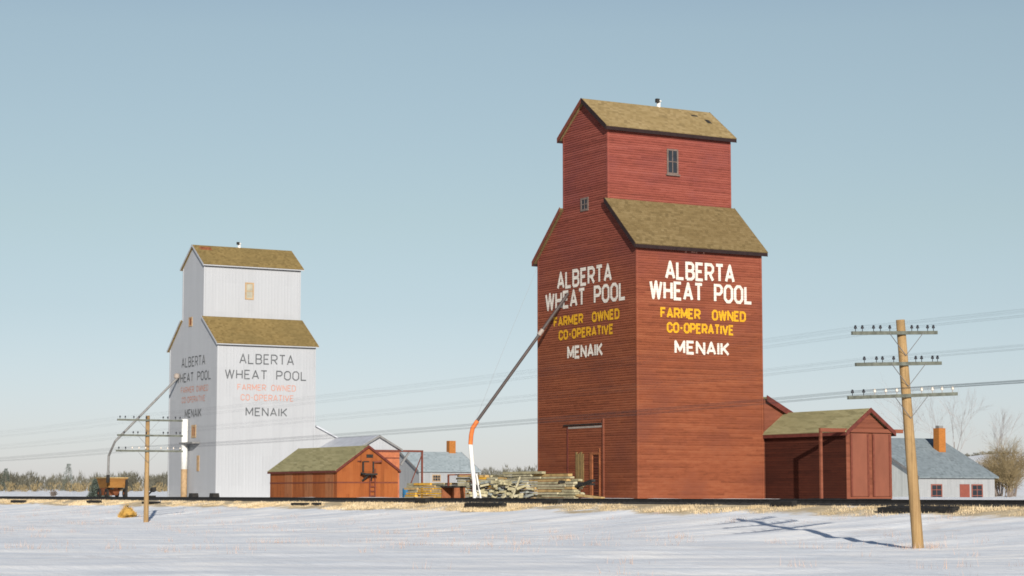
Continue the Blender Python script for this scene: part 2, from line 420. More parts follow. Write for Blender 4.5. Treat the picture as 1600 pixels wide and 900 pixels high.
def stroke2d(pts, w):
    """brush stroke round a polyline as convex polygons in 2D: square corners at right angles, round ones elsewhere"""
    pts = [Vector(p) for p in pts]; closed = (pts[0] - pts[-1]).length < 1e-6
    q = []; n = len(pts) - 1
    def turn(i):
        if 0 < i < n: a, b = pts[i] - pts[i - 1], pts[i + 1] - pts[i]
        elif closed: a, b = pts[n] - pts[n - 1], pts[1] - pts[0]
        else: return None
        return math.degrees(a.angle(b))
    for i in range(n):
        d = (pts[i + 1] - pts[i]).normalized(); nn = Vector((-d.y, d.x)) * w / 2
        e = []
        for k in (i, i + 1):
            t = turn(k); e.append(w / 2 if t is not None and 80 < t < 100 else 0)
        A = pts[i] - d * e[0]; B = pts[i + 1] + d * e[1]
        q.append((A + nn, A - nn, B - nn, B + nn))
    for i in range(0 if closed else 1, n):
        t = turn(i)
        if t is not None and not 80 < t < 100:
            q.append([pts[i] + Vector((math.cos(k * math.pi / 6), math.sin(k * math.pi / 6))) * w / 2 for k in range(12)])
    return q
def lettering(parent, text, face, off, a0, a1, z0, z1, sw, m, wordgap=1.1, gap=.42):
    """flat paint on a wall: face 'x' -> plane X=off reading along +Y; 'y' -> plane Y=off reading along +X"""
    h = z1 - z0; units = 0
    ws = []
    for ch in text:
        if ch == ' ': ws.append(wordgap - gap); continue
        ws.append(GL[ch][0])
    total = sum(ws) + gap * (len(text) - 1)
    t = sw
    # every letter is ws*k wide plus the stroke width
    k = ((a1 - a0) - t) / total
    mb = MB(); x = a0 + t / 2; n = 0
    for ch, w in zip(text, ws):
        if ch != ' ':
            for st in GL[ch][1]:
                st2 = [(x + px * w * k, z0 + t / 2 + py * (h - t)) for px, py in st]
                for q in stroke2d(st2, t):
                    n += 1; d = .012 + .0007 * (n % 24)
                    if face == 'x': mb.face([(off + d, p.x, p.y) for p in q])
                    else: mb.face([(p.x, off - d, p.y) for p in q])
        x += (w + gap) * k
    return mb.build('lettering', m, parent)

# ------------------------------------------------------------------ building pieces
def slab(mb, p, q, y0, y1, th, axis='y'):
    """roof slab between profile points p (low) and q (high), extruded along axis"""
    p, q = Vector(p), Vector(q); d = (q - p).normalized(); n = Vector((-d.y, d.x))
    if n.y < 0: n = -n
    mb.prism([p, q, q + n * th, p + n * th], axis, y0, y1)
    return mb
def lap_wall(mb, ext, z0, z1, y0, y1, lap=.036, step=BOARD):
    """clapboards as real courses: each a shallow frustum, foot proud of the course below. ext(z) -> x range"""
    n = int(math.ceil((z1 - z0) / step - 1e-6))
    for i in range(n):
        a, b = z0 + i * step, min(z1, z0 + (i + 1) * step)
        xa, xb = ext(b)
        if xb - xa < .05: break
        mb.frustum(xa - lap, xb + lap, y0 - lap, y1 + lap, a, xa, xb, y0, y1, b)
    return mb
def window(parent, face, off, a0, a1, z0, z1, fm, gm, fw=.1, nx=1, nz=2, sill=True, depth=.06, name='window'):
    def B(mb, u0, u1, za, zb, d0, d1):
        if face == 'x': mb.box((off + d0, u0, za), (off + d1, u1, zb))
        else: mb.box((u0, off - d0, za), (u1, off - d1, zb))
    f = MB()
    B(f, a0, a0 + fw, z0, z1, 0, depth); B(f, a1 - fw, a1, z0, z1, 0, depth)
    B(f, a0 + fw, a1 - fw, z1 - fw, z1, 0, depth); B(f, a0 + fw, a1 - fw, z0, z0 + fw, 0, depth)
    bw = fw * .5
    for i in range(1, nz):
        z = z0 + (z1 - z0) * i / nz; B(f, a0 + fw, a1 - fw, z - bw / 2, z + bw / 2, 0, depth * .8)
    for i in range(1, nx):
        u = a0 + (a1 - a0) * i / nx; B(f, u - bw / 2, u + bw / 2, z0 + fw, z1 - fw, 0, depth * .7)
    fo = f.build(name, fm, parent)
    p = MB(); B(p, a0 + fw, a1 - fw, z0 + fw, z1 - fw, -.02, depth * .4); p.build('pane', gm, fo)
    if sill:
        s = MB(); B(s, a0 - .08, a1 + .08, z0 - .1, z0 - .003, 0, depth + .09); s.build('sill', fm, fo)
    return fo

def elevator(name, label, x0, x1, cx0, cx1, y0, y1, zg, ze, zj, zc, zr, wall_m, trim_m, roof_m, clap, edge_m, roof2_m):
    t = thing(name, ((x0 + x1) / 2, (y0 + y1) / 2, zg), label, 'grain elevator')
    cm = (cx0 + cx1) / 2
    def ext_lo(z):
        if z <= ze: return x0, x1
        k = (z - ze) / (zj - ze); return x0 + (cx0 - x0) * k, x1 + (cx1 - x1) * k
    def ext_hi(z):
        if z <= zc: return cx0, cx1
        k = min(1, (z - zc) / (zr - zc)); return cx0 + (cm - cx0) * k, cx1 + (cm - cx1) * k
    if clap:
        lo = lap_wall(MB(), ext_lo, zg - .4, zj, y0, y1); hi = lap_wall(MB(), ext_hi, zj, zr, y0, y1)
    else:
        lo = MB().prism([(x0, zg - .4), (x1, zg - .4), (x1, ze), (cx1, zj), (cx0, zj), (x0, ze)], 'y', y0, y1)
        hi = MB().prism([(cx0, zj), (cx1, zj), (cx1, zc), (cm, zr), (cx0, zc)], 'y', y0, y1)
    wall = lo.build('wall', wall_m, t); cup = hi.build('cupola', wall_m, t)
    oh = .28 if clap else .2; th = .13; hd = .17 if clap else .04
    for xe, xc, sgn in ((x1, cx1, 1), (x0, cx0, -1)):
        s = (zj - ze) / (xc - xe)
        tip = (xe + sgn * .3, ze + s * sgn * .3)
        rb = slab(MB(), tip, (xc, zj), y0 - oh, y1 + oh, th) if sgn > 0 else slab(MB(), (xc, zj), tip, y0 - oh, y1 + oh, th)
        r = rb.build('lower_roof', roof_m, t)
        for ya, yb in ((y0 - oh - .04, y0 - oh - .003), (y1 + oh + .003, y1 + oh + .04)):
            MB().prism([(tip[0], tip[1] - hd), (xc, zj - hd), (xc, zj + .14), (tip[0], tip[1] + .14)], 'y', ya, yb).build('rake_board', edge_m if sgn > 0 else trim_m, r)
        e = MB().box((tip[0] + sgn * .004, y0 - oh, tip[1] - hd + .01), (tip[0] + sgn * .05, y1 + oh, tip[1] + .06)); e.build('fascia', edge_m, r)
        s2 = (zr - zc) / (cm - xc)
        tip = (xc + sgn * .3, zc + s2 * sgn * .3)
        rb = slab(MB(), tip, (cm, zr), y0 - oh, y1 + oh, th) if sgn > 0 else slab(MB(), (cm, zr), tip, y0 - oh, y1 + oh, th)
        r = rb.build('upper_roof', roof2_m, t)
        for ya, yb in ((y0 - oh - .04, y0 - oh - .003), (y1 + oh + .003, y1 + oh + .04)):
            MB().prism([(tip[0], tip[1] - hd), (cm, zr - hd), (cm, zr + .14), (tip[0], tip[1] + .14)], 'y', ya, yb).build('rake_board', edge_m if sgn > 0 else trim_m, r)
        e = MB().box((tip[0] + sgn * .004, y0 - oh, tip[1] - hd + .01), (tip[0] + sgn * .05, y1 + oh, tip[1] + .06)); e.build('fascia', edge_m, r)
    for x, z_ in ((x0, ze), (x1, ze)):
        for y in (y0, y1):
            sx = 1 if x == x1 else -1; sy = 1 if y == y1 else -1
            c = MB().box((x + sx * .04, y + sy * .04, zg - .3), (x - sx * .1, y - sy * .1, z_ - .05)); c.build('corner_board', wall_m, t)
    for x in (cx0, cx1):
        for y in (y0, y1):
            sx = 1 if x == cx1 else -1; sy = 1 if y == y1 else -1
            c = MB().box((x + sx * .04, y + sy * .04, zj + .02), (x - sx * .1, y - sy * .1, zc - .05)); c.build('corner_board', wall_m, t)
    return t, wall, cup

Y0 = 69.0
# ---- the red elevator
RX0, RX1, RC0, RC1 = -116.1, -104.5, -112.9, -107.65
red, rwall, rcup = elevator('grain_elevator', 'tall dark red wooden grain elevator with white and yellow lettering', RX0, RX1, RC0, RC1, Y0, 78.32,
    1.5, 17.1, 20.0, 24.72, 26.65, M['red'], M['red_trim'], M['shingle_tan'], True, M['edge_shade'], M['shingle_pale'])
LP = .038
lines_r = [('ALBERTA', 71.05, 76.25, -113.65, -107.15, 14.88, 16.04, .185, 'let_white'), ('WHEAT POOL', 69.9, 77.6, -115.12, -105.6, 13.62, 14.78, .185, 'let_white'),
    ('FARMER OWNED', 70.68, 77.08, -114.08, -106.32, 12.5, 13.17, .135, 'let_yellow'), ('CO-OPERATIVE', 71.14, 76.15, -113.46, -107.0, 11.63, 12.28, .135, 'let_yellow'),
    ('MENAIK', 71.7, 75.8, -112.42, -108.22, 10.35, 11.2, .165, 'let_white')]
for tx, ya, yb, xa, xb, za, zb, sw, mm in lines_r:
    gp = 2.2 if 'FARMER' in tx else 1.3
    lettering(rwall, tx, 'x', RX1 + LP, ya, yb, za, zb, sw, M[mm], gp)
    lettering(rwall, tx, 'y', Y0 - LP, xa, xb, za, zb, sw * 1.12, M[mm], gp)
window(red, 'x', RC1 + .02, 73.4, 74.25, 21.95, 23.55, M['frame_old'], M['glass'], .1, 2, 2)
window(red, 'y', Y0 - .02, -110.75, -109.85, 19.6, 20.45, M['frame_old'], M['glass'], .13, 2, 2, sill=False)
# big boarded doorway on the track side
d = MB()
MB().box((-112.5, Y0 - .06, 1.5), (-112.38, Y0, 6.1)).build('door_surround', M['edge_red'], red)
MB().box((-108.28, Y0 - .1, 1.5), (-108.14, Y0, 6.5)).build('door_surround', M['red_gable'], red)
MB().box((-112.75, Y0 - .16, 6.17), (-108.28, Y0, 6.24)).build('drip_board', M['dark'], red)
MB().box((-112.35, Y0 - .05, 5.97), (-108.32, Y0 - .002, 6.1)).build('lintel', M['frame_grey'], red)
mb = MB()
for i in range(5): mb.box((-111.45 + i * .19, Y0 - .06 - .012 * (i % 2), 2.3), (-111.28 + i * .19, Y0, 4.5 - .06 * ((i * 2) % 3)))
mb.build('boarded_hatch', mat_plain('hatch_boards', (.19, .125, .05), .9, .35, 5, (3, 3, .6)), red)
mb = MB(); mb.box((-109.75, Y0 - .1, 1.5), (-109.45, Y0, 4.45)); mb.box((-108.72, Y0 - .08, 1.5), (-108.62, Y0, 4.7)); mb.box((-109.4, Y0 - .1, 4.3), (-108.72, Y0, 4.42))
dr = mb.build('door_frame', mat_plain('orange_brown_frame', (.22, .075, .03), .85, .3, 4), red)
mb = MB(); mb.box((-109.4, Y0 - .03, 1.5), (-108.72, Y0 + .01, 4.3))
dd = mb.build('door', M['red_dark'], red)
mb = MB()
for z in (2.0, 2.5, 3.0, 3.5): mb.box((-109.36, Y0 - .045, z), (-108.76, Y0 - .031, z + .08))
mb.build('door_batten', M['red_trim'], dd)
# roof furniture
def vent(parent, x, y, z, h=.62):
    v = MB().lathe((x, y, z - .15), [(.13, 0), (.13, h * .7), (.2, h * .72), (.2, h * .82), (.04, h)], 8).build('roof_vent', M['white_paint'], parent)
    MB().box((x + .02, y - .28, z + h * .35), (x + .22, y - .05, z + h * .75)).build('cowl', M['dark'], v)
vent(red, -110.28, 74.6, 26.8)
mb = MB(); sl = (26.65 - 24.72) / (-110.275 - RC1)
for (y, x, w, l) in ((77.6, -109.0, .35, .5), (76.9, -109.55, .5, .18)):
    z = 24.72 + (x - RC1) * sl + .155; mb.obox((x, y, z), Vector((1, 0, sl)).normalized() * l / 2, (0, w / 2, 0), (0, 0, .012))
mb.build('roof_patch', M['dark'], red)
# faint painted-out marks under the eave
mb = MB()
for y, w in ((72.55, .12), (73.0, .3), (73.35, .12), (73.9, .1)): mb.box((RX1 + .02, y, 16.55 + .1 * R.random()), (RX1 + .03, y + w, 16.85 + .15 * R.random()))
mb.build('paint_mark', mat_plain('faded_pink_paint', (.36, .17, .13), .8, .3, 6), red)
# loading spout
sp_m = MB().tube([(-112.3, 68.95, 14.55), (-112.7, 66.9, 11.7), (-113.36, 62.85, 6.28)], .1, 10)
spout = sp_m.build('loading_spout', M['pipe'], red, smooth=False, label='long grey loading spout sloping down from the dark red wall')
MB().tube([(-112.62, 67.25, 12.2), (-112.67, 66.98, 11.85)], .135, 10).build('collar', M['frame_grey'], spout)
MB().tube([(-113.34, 62.95, 6.4), (-113.42, 62.66, 5.95), (-113.5, 62.6, 5.5), (-113.58, 62.6, 4.95)], .14, 10).build('elbow', M['orange'], spout)
MB().tube([(-113.58, 62.6, 4.95), (-113.5, 62.68, 3.7), (-113.35, 62.75, 2.6), (-113.3, 62.78, 1.5)], [.13, .13, .135, .14], 10).build('discharge_pipe', M['white_paint'], spout)
mb = MB(); mb.beam((-113.1, 62.75, 3.1), (-112.55, 62.8, 1.42), .08, .08)
for z in (1.7, 2.1, 2.5): mb.beam((-113.3, 62.77, z), (-112.7 - (z - 1.4) * .25, 62.79, z), .06, .06)
mb.build('stand', M['white_paint'], spout)
MB().box((-113.2, 62.78, 2.12), (-112.75, 62.83, 2.45)).build('stand_panel', M['dark'], spout)
MB().tube([(-113.4, 62.75, 6.2), (-115.2, 66., 11.3), (-116.15, 68.97, 16.6)], .008, 4).build('cable', M['cable'], spout)

# ---- the white elevator
WX0, WX1, WC0, WC1 = -182.9, -171.25, -179.85, -174.7
wht, wwall, wcup = elevator('grain_elevator', 'smaller pale white grain elevator with faded black and orange lettering', WX0, WX1, WC0, WC1, Y0, 78.4,
    1.5, 15.2, 17.62, 22.5, 24.3, M['white_siding'], M['white_siding'], M['shingle_gold'], False, M['white_siding'], M['shingle_gold'])
lines_w = [('ALBERTA', 71.05, 76.3, -179.9, -174.1, 13.33, 14.25, .105, 'let_black'), ('WHEAT POOL', 69.7, 77.55, -181.3, -172.7, 11.98, 12.82, .105, 'let_black'),
    ('FARMER OWNED', 70.9, 76.5, -179.95, -173.3, 11.0, 11.55, .065, 'let_orange'), ('CO-OPERATIVE', 71.22, 76.3, -179.7, -174.0, 10.1, 10.65, .065, 'let_orange'),
    ('MENAIK', 71.7, 75.7, -178.9, -174.85, 8.73, 9.5, .105, 'let_black')]
for tx, ya, yb, xa, xb, za, zb, sw, mm in lines_w:
    lettering(wwall, tx, 'x', WX1 + .01, ya, yb, za, zb, sw, M[mm], 1.2)
    lettering(wwall, tx, 'y', Y0 - .01, xa, xb, za, zb, sw, M[mm], 1.2)
window(wht, 'x', WC1, 72.95, 73.8, 19.4, 20.95, M['frame_tan'], M['glass_pale'], .12, 1, 2, sill=False)
window(wht, 'y', Y0, -178.2, -177.4, 17.0, 17.85, M['frame_tan'], M['rust'], .12, 1, 1, sill=False)
window(wht, 'y', Y0, -177.15, -176.1, 6.9, 8.05, M['frame_tan'], M['rust'], .2, 2, 1, sill=False)
MB().box((-175.75, Y0 - .05, 3.9), (-175.2, Y0, 5.3)).build('narrow_door', M['frame_tan'], wht)
vent(wht, -177.27, 73.4, 24.45, .6)
sl = (24.3 - 22.5) / (-177.275 - WC1)
MB().obox((-176.75, 69.9, 22.5 + (-176.75 - WC1) * sl + .15), Vector((1, 0, sl)).normalized() * .3, (0, .55, 0), (0, 0, .012)).build('roof_patch', M['rust'], wht)
ws = MB().tube([(-180.4, 68.95, 12.6), (-180.45, 63, 6.6), (-181.2, 62.95, 5.95), (-181.85, 62.9, 5.3), (-181.95, 62.9, 3.0)], .11, 8).build('loading_spout', M['pipe_grey'], wht, label='thin grey loading spout bending down to the wagon')
MB().lathe((-180.4, 68.72, 12.35), [(.12, 0), (.26, .12), (.26, .42), (.12, .52)], 10).build('spout_head', M['frame_grey'], ws)
MB().tube([(-181.95, 62.9, 3.6), (-181.95, 62.9, 2.9)], .16, 8).build('spout_tip', M['dark'], ws)
dp = MB().tube([(-177.85, 68.6, 8.6), (-177.85, 68.6, 4.1)], .3, 10).build('downpipe', M['white_paint'], wht, smooth=True)
MB().tube([(-177.85, 68.6, 4.1), (-177.8, 68.58, 1.4)], .29, 10).build('lower_section', M['frame_tan'], dp, smooth=True)
MB().box((-178.35, 68.25, 6.35), (-175.1, 68.98, 6.5)).build('canopy', M['pipe_grey'], wht)

# ---- red drive shed behind the red elevator
def gable_x(t, x0, x1, y0, y1, zg, ze, zr, roof_m, trim_m, th=.12, oh=.2, ohx=.3, dr=.14):
    """two roof slabs with ridge along X"""
    ym = (y0 + y1) / 2; s = (zr - ze) / (ym - y0)
    out = []
    for ye, sg in ((y0, -1), (y1, 1)):
        tip = (ye + sg * oh, ze - s * oh)
        if sg < 0: a, b = tip, (ym, zr)
        else: a, b = (ym, zr), tip
        r = slab(MB(), a, b, x0 - ohx, x1 + ohx, th, 'x').build('roof', roof_m, t)
        for xa, xb in ((x0 - ohx - .05, x0 - ohx - .003), (x1 + ohx + .003, x1 + ohx + .05)):
            MB().prism([(tip[0], tip[1] - dr), (ym, zr - dr), (ym, zr + .13), (tip[0], tip[1] + .13)], 'x', xa, xb).build('rake_board', trim_m, r)
        MB().box((x0 - ohx, tip[0] + sg * .003, tip[1] - dr), (x1 + ohx, tip[0] + sg * .05, tip[1] + .06)).build('fascia', trim_m, r)
        out.append(r)
    return out
def gable_y(t, x0, x1, y0, y1, ze, zr, xm, roof_m, trim_m, th=.14, oh=.35, ohy=.3):
    out = []
    for xe, sg in ((x0, -1), (x1, 1)):
        s = (zr - ze) / abs(xm - xe); tip = (xe + sg * oh, ze - s * oh)
        a, b = (tip, (xm, zr)) if sg < 0 else ((xm, zr), tip)
        r = slab(MB(), a, b, y0 - ohy, y1 + ohy, th, 'y').build('roof', roof_m, t)
        for ya, yb in ((y0 - ohy - .05, y0 - ohy - .003), (y1 + ohy + .003, y1 + ohy + .05)):
            MB().prism([(tip[0], tip[1] - .08), (xm, zr - .08), (xm, zr + .15), (tip[0], tip[1] + .15)], 'y', ya, yb).build('rake_board', trim_m, r)
        out.append(r)
    return out

DX0, DX1, DY0, DY1 = -120., -96.7, 78.55, 81.85
ds = thing('drive_shed', (-108, 80.2, 1.5), 'low dark red drive shed with sliding doors attached beside the red elevator', 'shed')
def extD(z): return DX0, DX1
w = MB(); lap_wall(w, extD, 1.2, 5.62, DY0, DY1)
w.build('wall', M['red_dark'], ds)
gm = MB(); ymid = (DY0 + DY1) / 2
for i in range(8):
    za, zb = 5.65 + i * .15, 5.65 + (i + 1) * .15
    k = (zb - 5.65) / 1.2; ya, yb = DY0 + (ymid - DY0) * k, DY1 + (ymid - DY1) * k
    gm.frustum(DX0, DX1 + .022, ya, yb, za, DX0, DX1, ya, yb, zb)
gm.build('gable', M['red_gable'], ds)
gable_x(ds, DX0, DX1, DY0, DY1, 1.5, 5.62, 6.85, M['shingle_green'], M['edge_red'], oh=.22)
# end wall with the sliding doors
MB().box((DX1 + .03, DY0 - .06, 1.5), (DX1 + .09, DY1 + .06, 5.6)).build('end_wall', M['red_gable'], ds)
for a, b in ((DY0 + .2, ymid - .12), (ymid + .22, DY1 - .12)):
    do = MB().box((DX1 + .1, a, 1.75), (DX1 + .17, b, 5.45)).build('sliding_door', M['red_door'], ds)
    mb = MB()
    for u in (a - .02, b - .1): mb.box((DX1 + .173, u, 1.75), (DX1 + .21, u + .12, 5.4))
    mb.build('door_stile', M['red_trim'], do)
mb = MB(); mb.box((DX1 + .1, 76.45, 5.5), (DX1 + .26, 82.7, 5.72)); mb.build('door_track', M['red_gable'], ds)
MB().box((DX1 + .1, 76.45, 1.4), (DX1 + .24, 76.6, 5.5)).build('track_post', M['red_gable'], ds)
# taller lean-to against the elevator
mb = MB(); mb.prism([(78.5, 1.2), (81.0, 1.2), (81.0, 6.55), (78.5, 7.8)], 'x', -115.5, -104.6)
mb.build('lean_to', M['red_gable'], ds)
lr = slab(MB(), (78.5, 7.8), (81.25, 6.42), -115.8, -104.3, .12, 'x').build('lean_to_roof', M['shingle_green'], ds)
MB().prism([(78.5, 7.62), (81.3, 6.2), (81.3, 6.58), (78.5, 8.0)], 'x', -104.297, -104.24).build('rake_board', M['edge_red'], lr)

# ---- white drive shed behind the white elevator
VX0, VX1, VY0, VY1 = -186., -163., 78.65, 82.7
dw = thing('drive_shed', (-175, 80.6, 1.5), 'white drive shed with rust red sliding door behind the small red storage shed', 'shed')
vm = (VY0 + VY1) / 2
MB().prism([(VY0, 1.2), (VY1, 1.2), (VY1, 5.75), (vm, 6.85), (VY0, 5.75)], 'x', VX0, VX1).build('wall', M['white_siding'], dw)
gable_x(dw, VX0, VX1, VY0, VY1, 1.5, 5.75, 6.85, M['roof_metal'], M['pipe_grey'], oh=.2, dr=.06)
do = MB().box((VX1 + .05, VY0 + .1, 1.5), (VX1 + .12, VY1, 5.5)).build('sliding_door', M['frame_rust'], dw)
mb = MB(); mb.box((VX1 + .123, VY0 + .1, 4.95), (VX1 + .15, VY1, 5.05)); mb.build('door_batten', M['red_trim'], do)
MB().box((VX1 + .05, VY0, 5.53), (VX1 + .2, 85.0, 5.7)).build('door_track', M['red_trim'], dw)
MB().box((VX1 + .05, 84.86, 1.4), (VX1 + .18, 85.0, 5.53)).build('track_post', M['red_trim'], dw)
MB().beam((VX1 + .12, 84.9, 5.3), (VX1 + .12, 83.4, 1.8), .07, .07).build('brace', M['red_trim'], dw)
MB().beam((VX1 + .22, 83.6, 5.5), (VX1 + .22, 82.75, 4.4), .16, .16).build('brace', M['pipe_grey'], dw)
mb = MB(); mb.prism([(78.5, 1.2), (80.9, 1.2), (80.9, 6.75), (78.5, 7.9)], 'x', -182, -171.4)
mb.build('lean_to', M['white_siding'], dw)
slab(MB(), (78.5, 7.9), (81.1, 6.65), -182.2, -171.1, .12, 'x').build('lean_to_roof', M['roof_metal'], dw)

# ---- red storage shed in front of the white elevator
SX0, SX1, SY0, SY1 = -159.5, -146.6, 69.05, 74.3
sh = thing('storage_shed', (-153, 71.7, 1.5), 'small rust red storage shed with ladder on its gable in front of the white elevator', 'shed')
sm_ = (SY0 + SY1) / 2
MB().prism([(SY0, 1.2), (SY1, 1.2), (SY1, 3.72), (sm_, 5.55), (SY0, 3.72)], 'x', SX0, SX1).build('wall', M['shed_red'], sh)
gable_x(sh, SX0, SX1, SY0, SY1, 1.5, 3.72, 5.55, M['shingle_green'], M['edge_red'], oh=.15, ohx=.15, dr=.08)
mb = MB(); mb.box((SX1 + .003, SY0, 2.72), (SX1 + .035, SY1, 2.82)); mb.box((SX0, SY0 - .035, 2.72), (SX1 + .035, SY0 - .003, 2.82))
mb.build('band_board', M['red_trim'], sh)
x = SX1 - .6
pm = mat_boards('patched_orange_boards', (.26, .098, .038), (.29, .12, .05), (.2, .065, .027), True, .3)
while x > SX0 + 1: MB().box((x - 1.5, SY0 - .02, 1.35), (x, SY0 - .003, 3.55)).build('wall_panel', pm, sh); x -= 3.9
hx = SX1 + .005
MB().box((hx, 71.55, 4.7), (hx + .05, 72.1, 4.95)).build('vent_hatch', M['dark'], sh)
ld = MB(); ld.box((hx + .1, 71.77, 1.4), (hx + .17, 71.84, 3.3)); ld.box((hx + .1, 72.22, 1.4), (hx + .17, 72.29, 3.85))
for i in range(5): ld.box((hx + .1, 71.84, 1.7 + i * .36), (hx + .16, 72.22, 1.78 + i * .36))
ld.build('ladder', M['red_trim'], sh)
hd = MB(); hd.box((hx, 71.3, 3.6), (hx + .05, 72.05, 4.35)); hatch = hd.build('loft_door', M['shed_red'], sh)
mb = MB(); mb.box((hx, 71.18, 3.6), (hx + .12, 71.3, 4.4)); mb.box((hx, 72.05, 3.55), (hx + .12, 72.17, 4.4)); mb.box((hx, 71.3, 4.35), (hx + .12, 71.75, 4.43))
mb.build('loft_door_frame', M['dark'], hatch)
pf = MB(); pf.box((hx, 71.05, 3.34), (hx + .75, 72.15, 3.48)); pf.beam((hx + .05, 71.2, 2.9), (hx + .6, 71.45, 3.36), .12, .12); pf.beam((hx + .05, 71.95, 2.9), (hx + .6, 71.75, 3.36), .1, .1)
pf.beam((hx + .5, 70.85, 3.5), (hx + .5, 71.5, 3.4), .12, .12)
pf.build('loft_platform', M['dark'], sh)
mb = MB(); mb.beam((hx + .05, 72.15, 4.35), (hx + .4, 72.7, 4.42), .1, .14); mb.beam((hx + .05, 70.75, 4.42), (hx + .3, 70.98, 4.46), .08, .08)
mb.build('bracket', M['red_trim'], sh)

# ---- house on the right
ho = thing('house', (-158, 135.3, 1.4), 'white house with grey roof, orange chimney and red door at far right', 'house')
HX0, HX1, HY0, HY1 = -166., -150., 130.5, 139.8
mb = MB(); mb.prism([(HX0, 1.0), (HX1, 1.0), (HX1, 3.45), (-158, 7.15), (HX0, 3.45)], 'y', HY0, HY1); hw = mb.build('wall', M['white_boards'], ho)
MB().prism([(HX0 + .05, 1.1), (HX1 - .03, 1.1), (HX1 - .03, 3.4), (-158, 7.05), (HX0 + .05, 3.4)], 'y', HY0 - .03, HY0 - .003).build('gable_siding', M['grey_siding'], ho)
rf = gable_y(ho, HX0, HX1, HY0, HY1, 3.5, 7.2, -158, M['roof_grey'], M['pipe_grey'], oh=.3, ohy=.25)
ch = MB().box((-155.7, 137.3, 5.3), (-154.9, 138.15, 8.25)).build('chimney', M['brick'], rf[1])
MB().box((-155.55, 137.45, 8.25), (-155.05, 138., 8.5)).build('chimney_pot', M['pipe_grey'], rf[1])
MB().box((-155.75, 137.2, 5.2), (-154.6, 138.25, 5.7)).build('flashing', M['roof_metal'], rf[1])
for a, b in ((131.85, 133.2), (136.85, 138.25)): window(ho, 'x', HX1, a, b, 1.2, 2.8, mat_plain('dull_red_frame', (.2, .07, .05), .8, .2, 4), M['glass'], .11, 2, 3, sill=False)
dd = MB().box((HX1, 135.4, 1.2), (HX1 + .05, 136.6, 2.8)).build('door', mat_plain('red_house_door', (.18, .052, .036), .7, .1, 3), ho)

# ---- house in the middle distance
h2 = thing('house', (-194, 102, 1.5), 'small white house with grey roof and orange chimney behind the lumber pile', 'house')
mb = MB(); mb.prism([(-198, 1.0), (-190, 1.0), (-190, 4.25), (-194, 6.15), (-198, 4.25)], 'y', 98.75, 105.6); mb.build('wall', M['white_boards'], h2)
rf = gable_y(h2, -198, -190, 98.75, 105.6, 4.25, 6.15, -194, M['roof_pale'], M['pipe_grey'], oh=.25, ohy=.2)
MB().box((-194.3, 104.2, 5.7), (-193.65, 104.95, 7.45)).build('chimney', M['brick'], rf[1])
window(h2, 'x', -190, 100.25, 101.2, 3.15, 3.85, M['frame_tan'], M['glass'], .08, 3, 2, sill=False)

# ------------------------------------------------------------------ railway
tr = thing('railway_track', (-105, 61, 1.4), 'dark single railway track running along the low grassy bank', 'railway track')
TX0, TX1 = -420, 80
for y in (60.28, 61.72):
    mb = MB(); z = 1.49
    mb.prism([(y - .07, z), (y + .07, z), (y + .07, z + .02), (y + .012, z + .04), (y + .012, z + .115), (y + .036, z + .12), (y + .036, z + .155), (y - .036, z + .155), (y - .036, z + .12), (y - .012, z + .115), (y - .012, z + .04), (y - .07, z + .02)], 'x', TX0, TX1)
    mb.build('rail', M['rail'], tr)
bb = MB(); bb.prism([(58.75, 1.15), (63.1, 1.3), (62.4, 1.465), (59.45, 1.465)], 'x', TX0, TX1); bb.build('ballast', M['ballast'], tr)
rest = MB(); proto = None; cnt = 0; x = TX1 - .3
while x > TX0:
    if -121 < x < -63 and cnt < 100:
        if proto is None:
            proto = MB().box((x - .11, 59.72 , 1.38), (x + .11, 62.28, 1.49)).build('tie', M['tie'], tr); px = x
        else:
            o = proto.copy(); COL.objects.link(o); o.parent = tr; o.location = (x - px, R.uniform(-.06, .06), R.uniform(-.015, .0)); o.rotation_euler = (0, 0, 0)
        cnt += 1
    else: rest.box((x - .11, 59.72, 1.38), (x + .11, 62.28, 1.488))
    x -= .58
tag(rest.build('tie_row', M['tie'], tr), kind='stuff')

# loose dark ties on the bank
def tie(x, y, ang, label, group=None, lift=0, L=2.5, w=.15, h=.12):
    z = ground_z(x, y, False) + h + lift + .02
    a = rad(ang); ax = Vector((math.cos(a), math.sin(a), 0)); ay = Vector((-math.sin(a), math.cos(a), .1))
    tag(MB().obox((x, y, z), ax * L / 2, ay * w, (0, 0, h)).build('railway_tie', M['tie']), label, 'railway tie', group)
lab = 'black old railway tie heaped on the bank behind the leaning pole'
for i in range(2):
    for j in range(2): tie(-67.7 + 2.25 * i + R.uniform(-.15, .15), 57.75 + .32 * j, R.uniform(-3, 3), lab, 'ties heaped on the bank', -.02 * j, 2.2 + R.uniform(-.1, .1))
lab = 'black old railway tie lying on dry grass below the spout foot'
for i in range(2): tie(-104.5 + 2.2 * i, 57.95, R.uniform(-2, 2), lab, 'ties on the bank below the spout', .0, 2.1)
tie(-128.7, 57.9, 1, 'broken black tie on the bank in front of the red shed', None, 0, 2.4, .12, .08); tie(-126.3, 58.0, -3, 'short black tie beside the broken one before the red shed', None, 0, 1.2, .12, .08)
tie(-191.5, 57.6, 2, 'black tie on the bank at far left of the photo', None, 0, 3.6); tie(-170.6, 57.8, -2, 'black tie on the bank left of the wagon', None, 0, 3.4); tie(-157.4, 58.0, 1, 'black tie on the bank in front of the wagon', None, 0, 3.4, .14, .07)
tie(-97.6, 58.9, 0, 'dark tie end under the rail before the red elevator doorway', None, .04, 1.6); tie(-112.9, 58.9, 0, 'dark tie end under the rail right of the red shed', None, .04, 1.4); tie(-77.0, 58.85, 0, 'dark tie end under the rail before the drive shed', None, .02, 1.6)
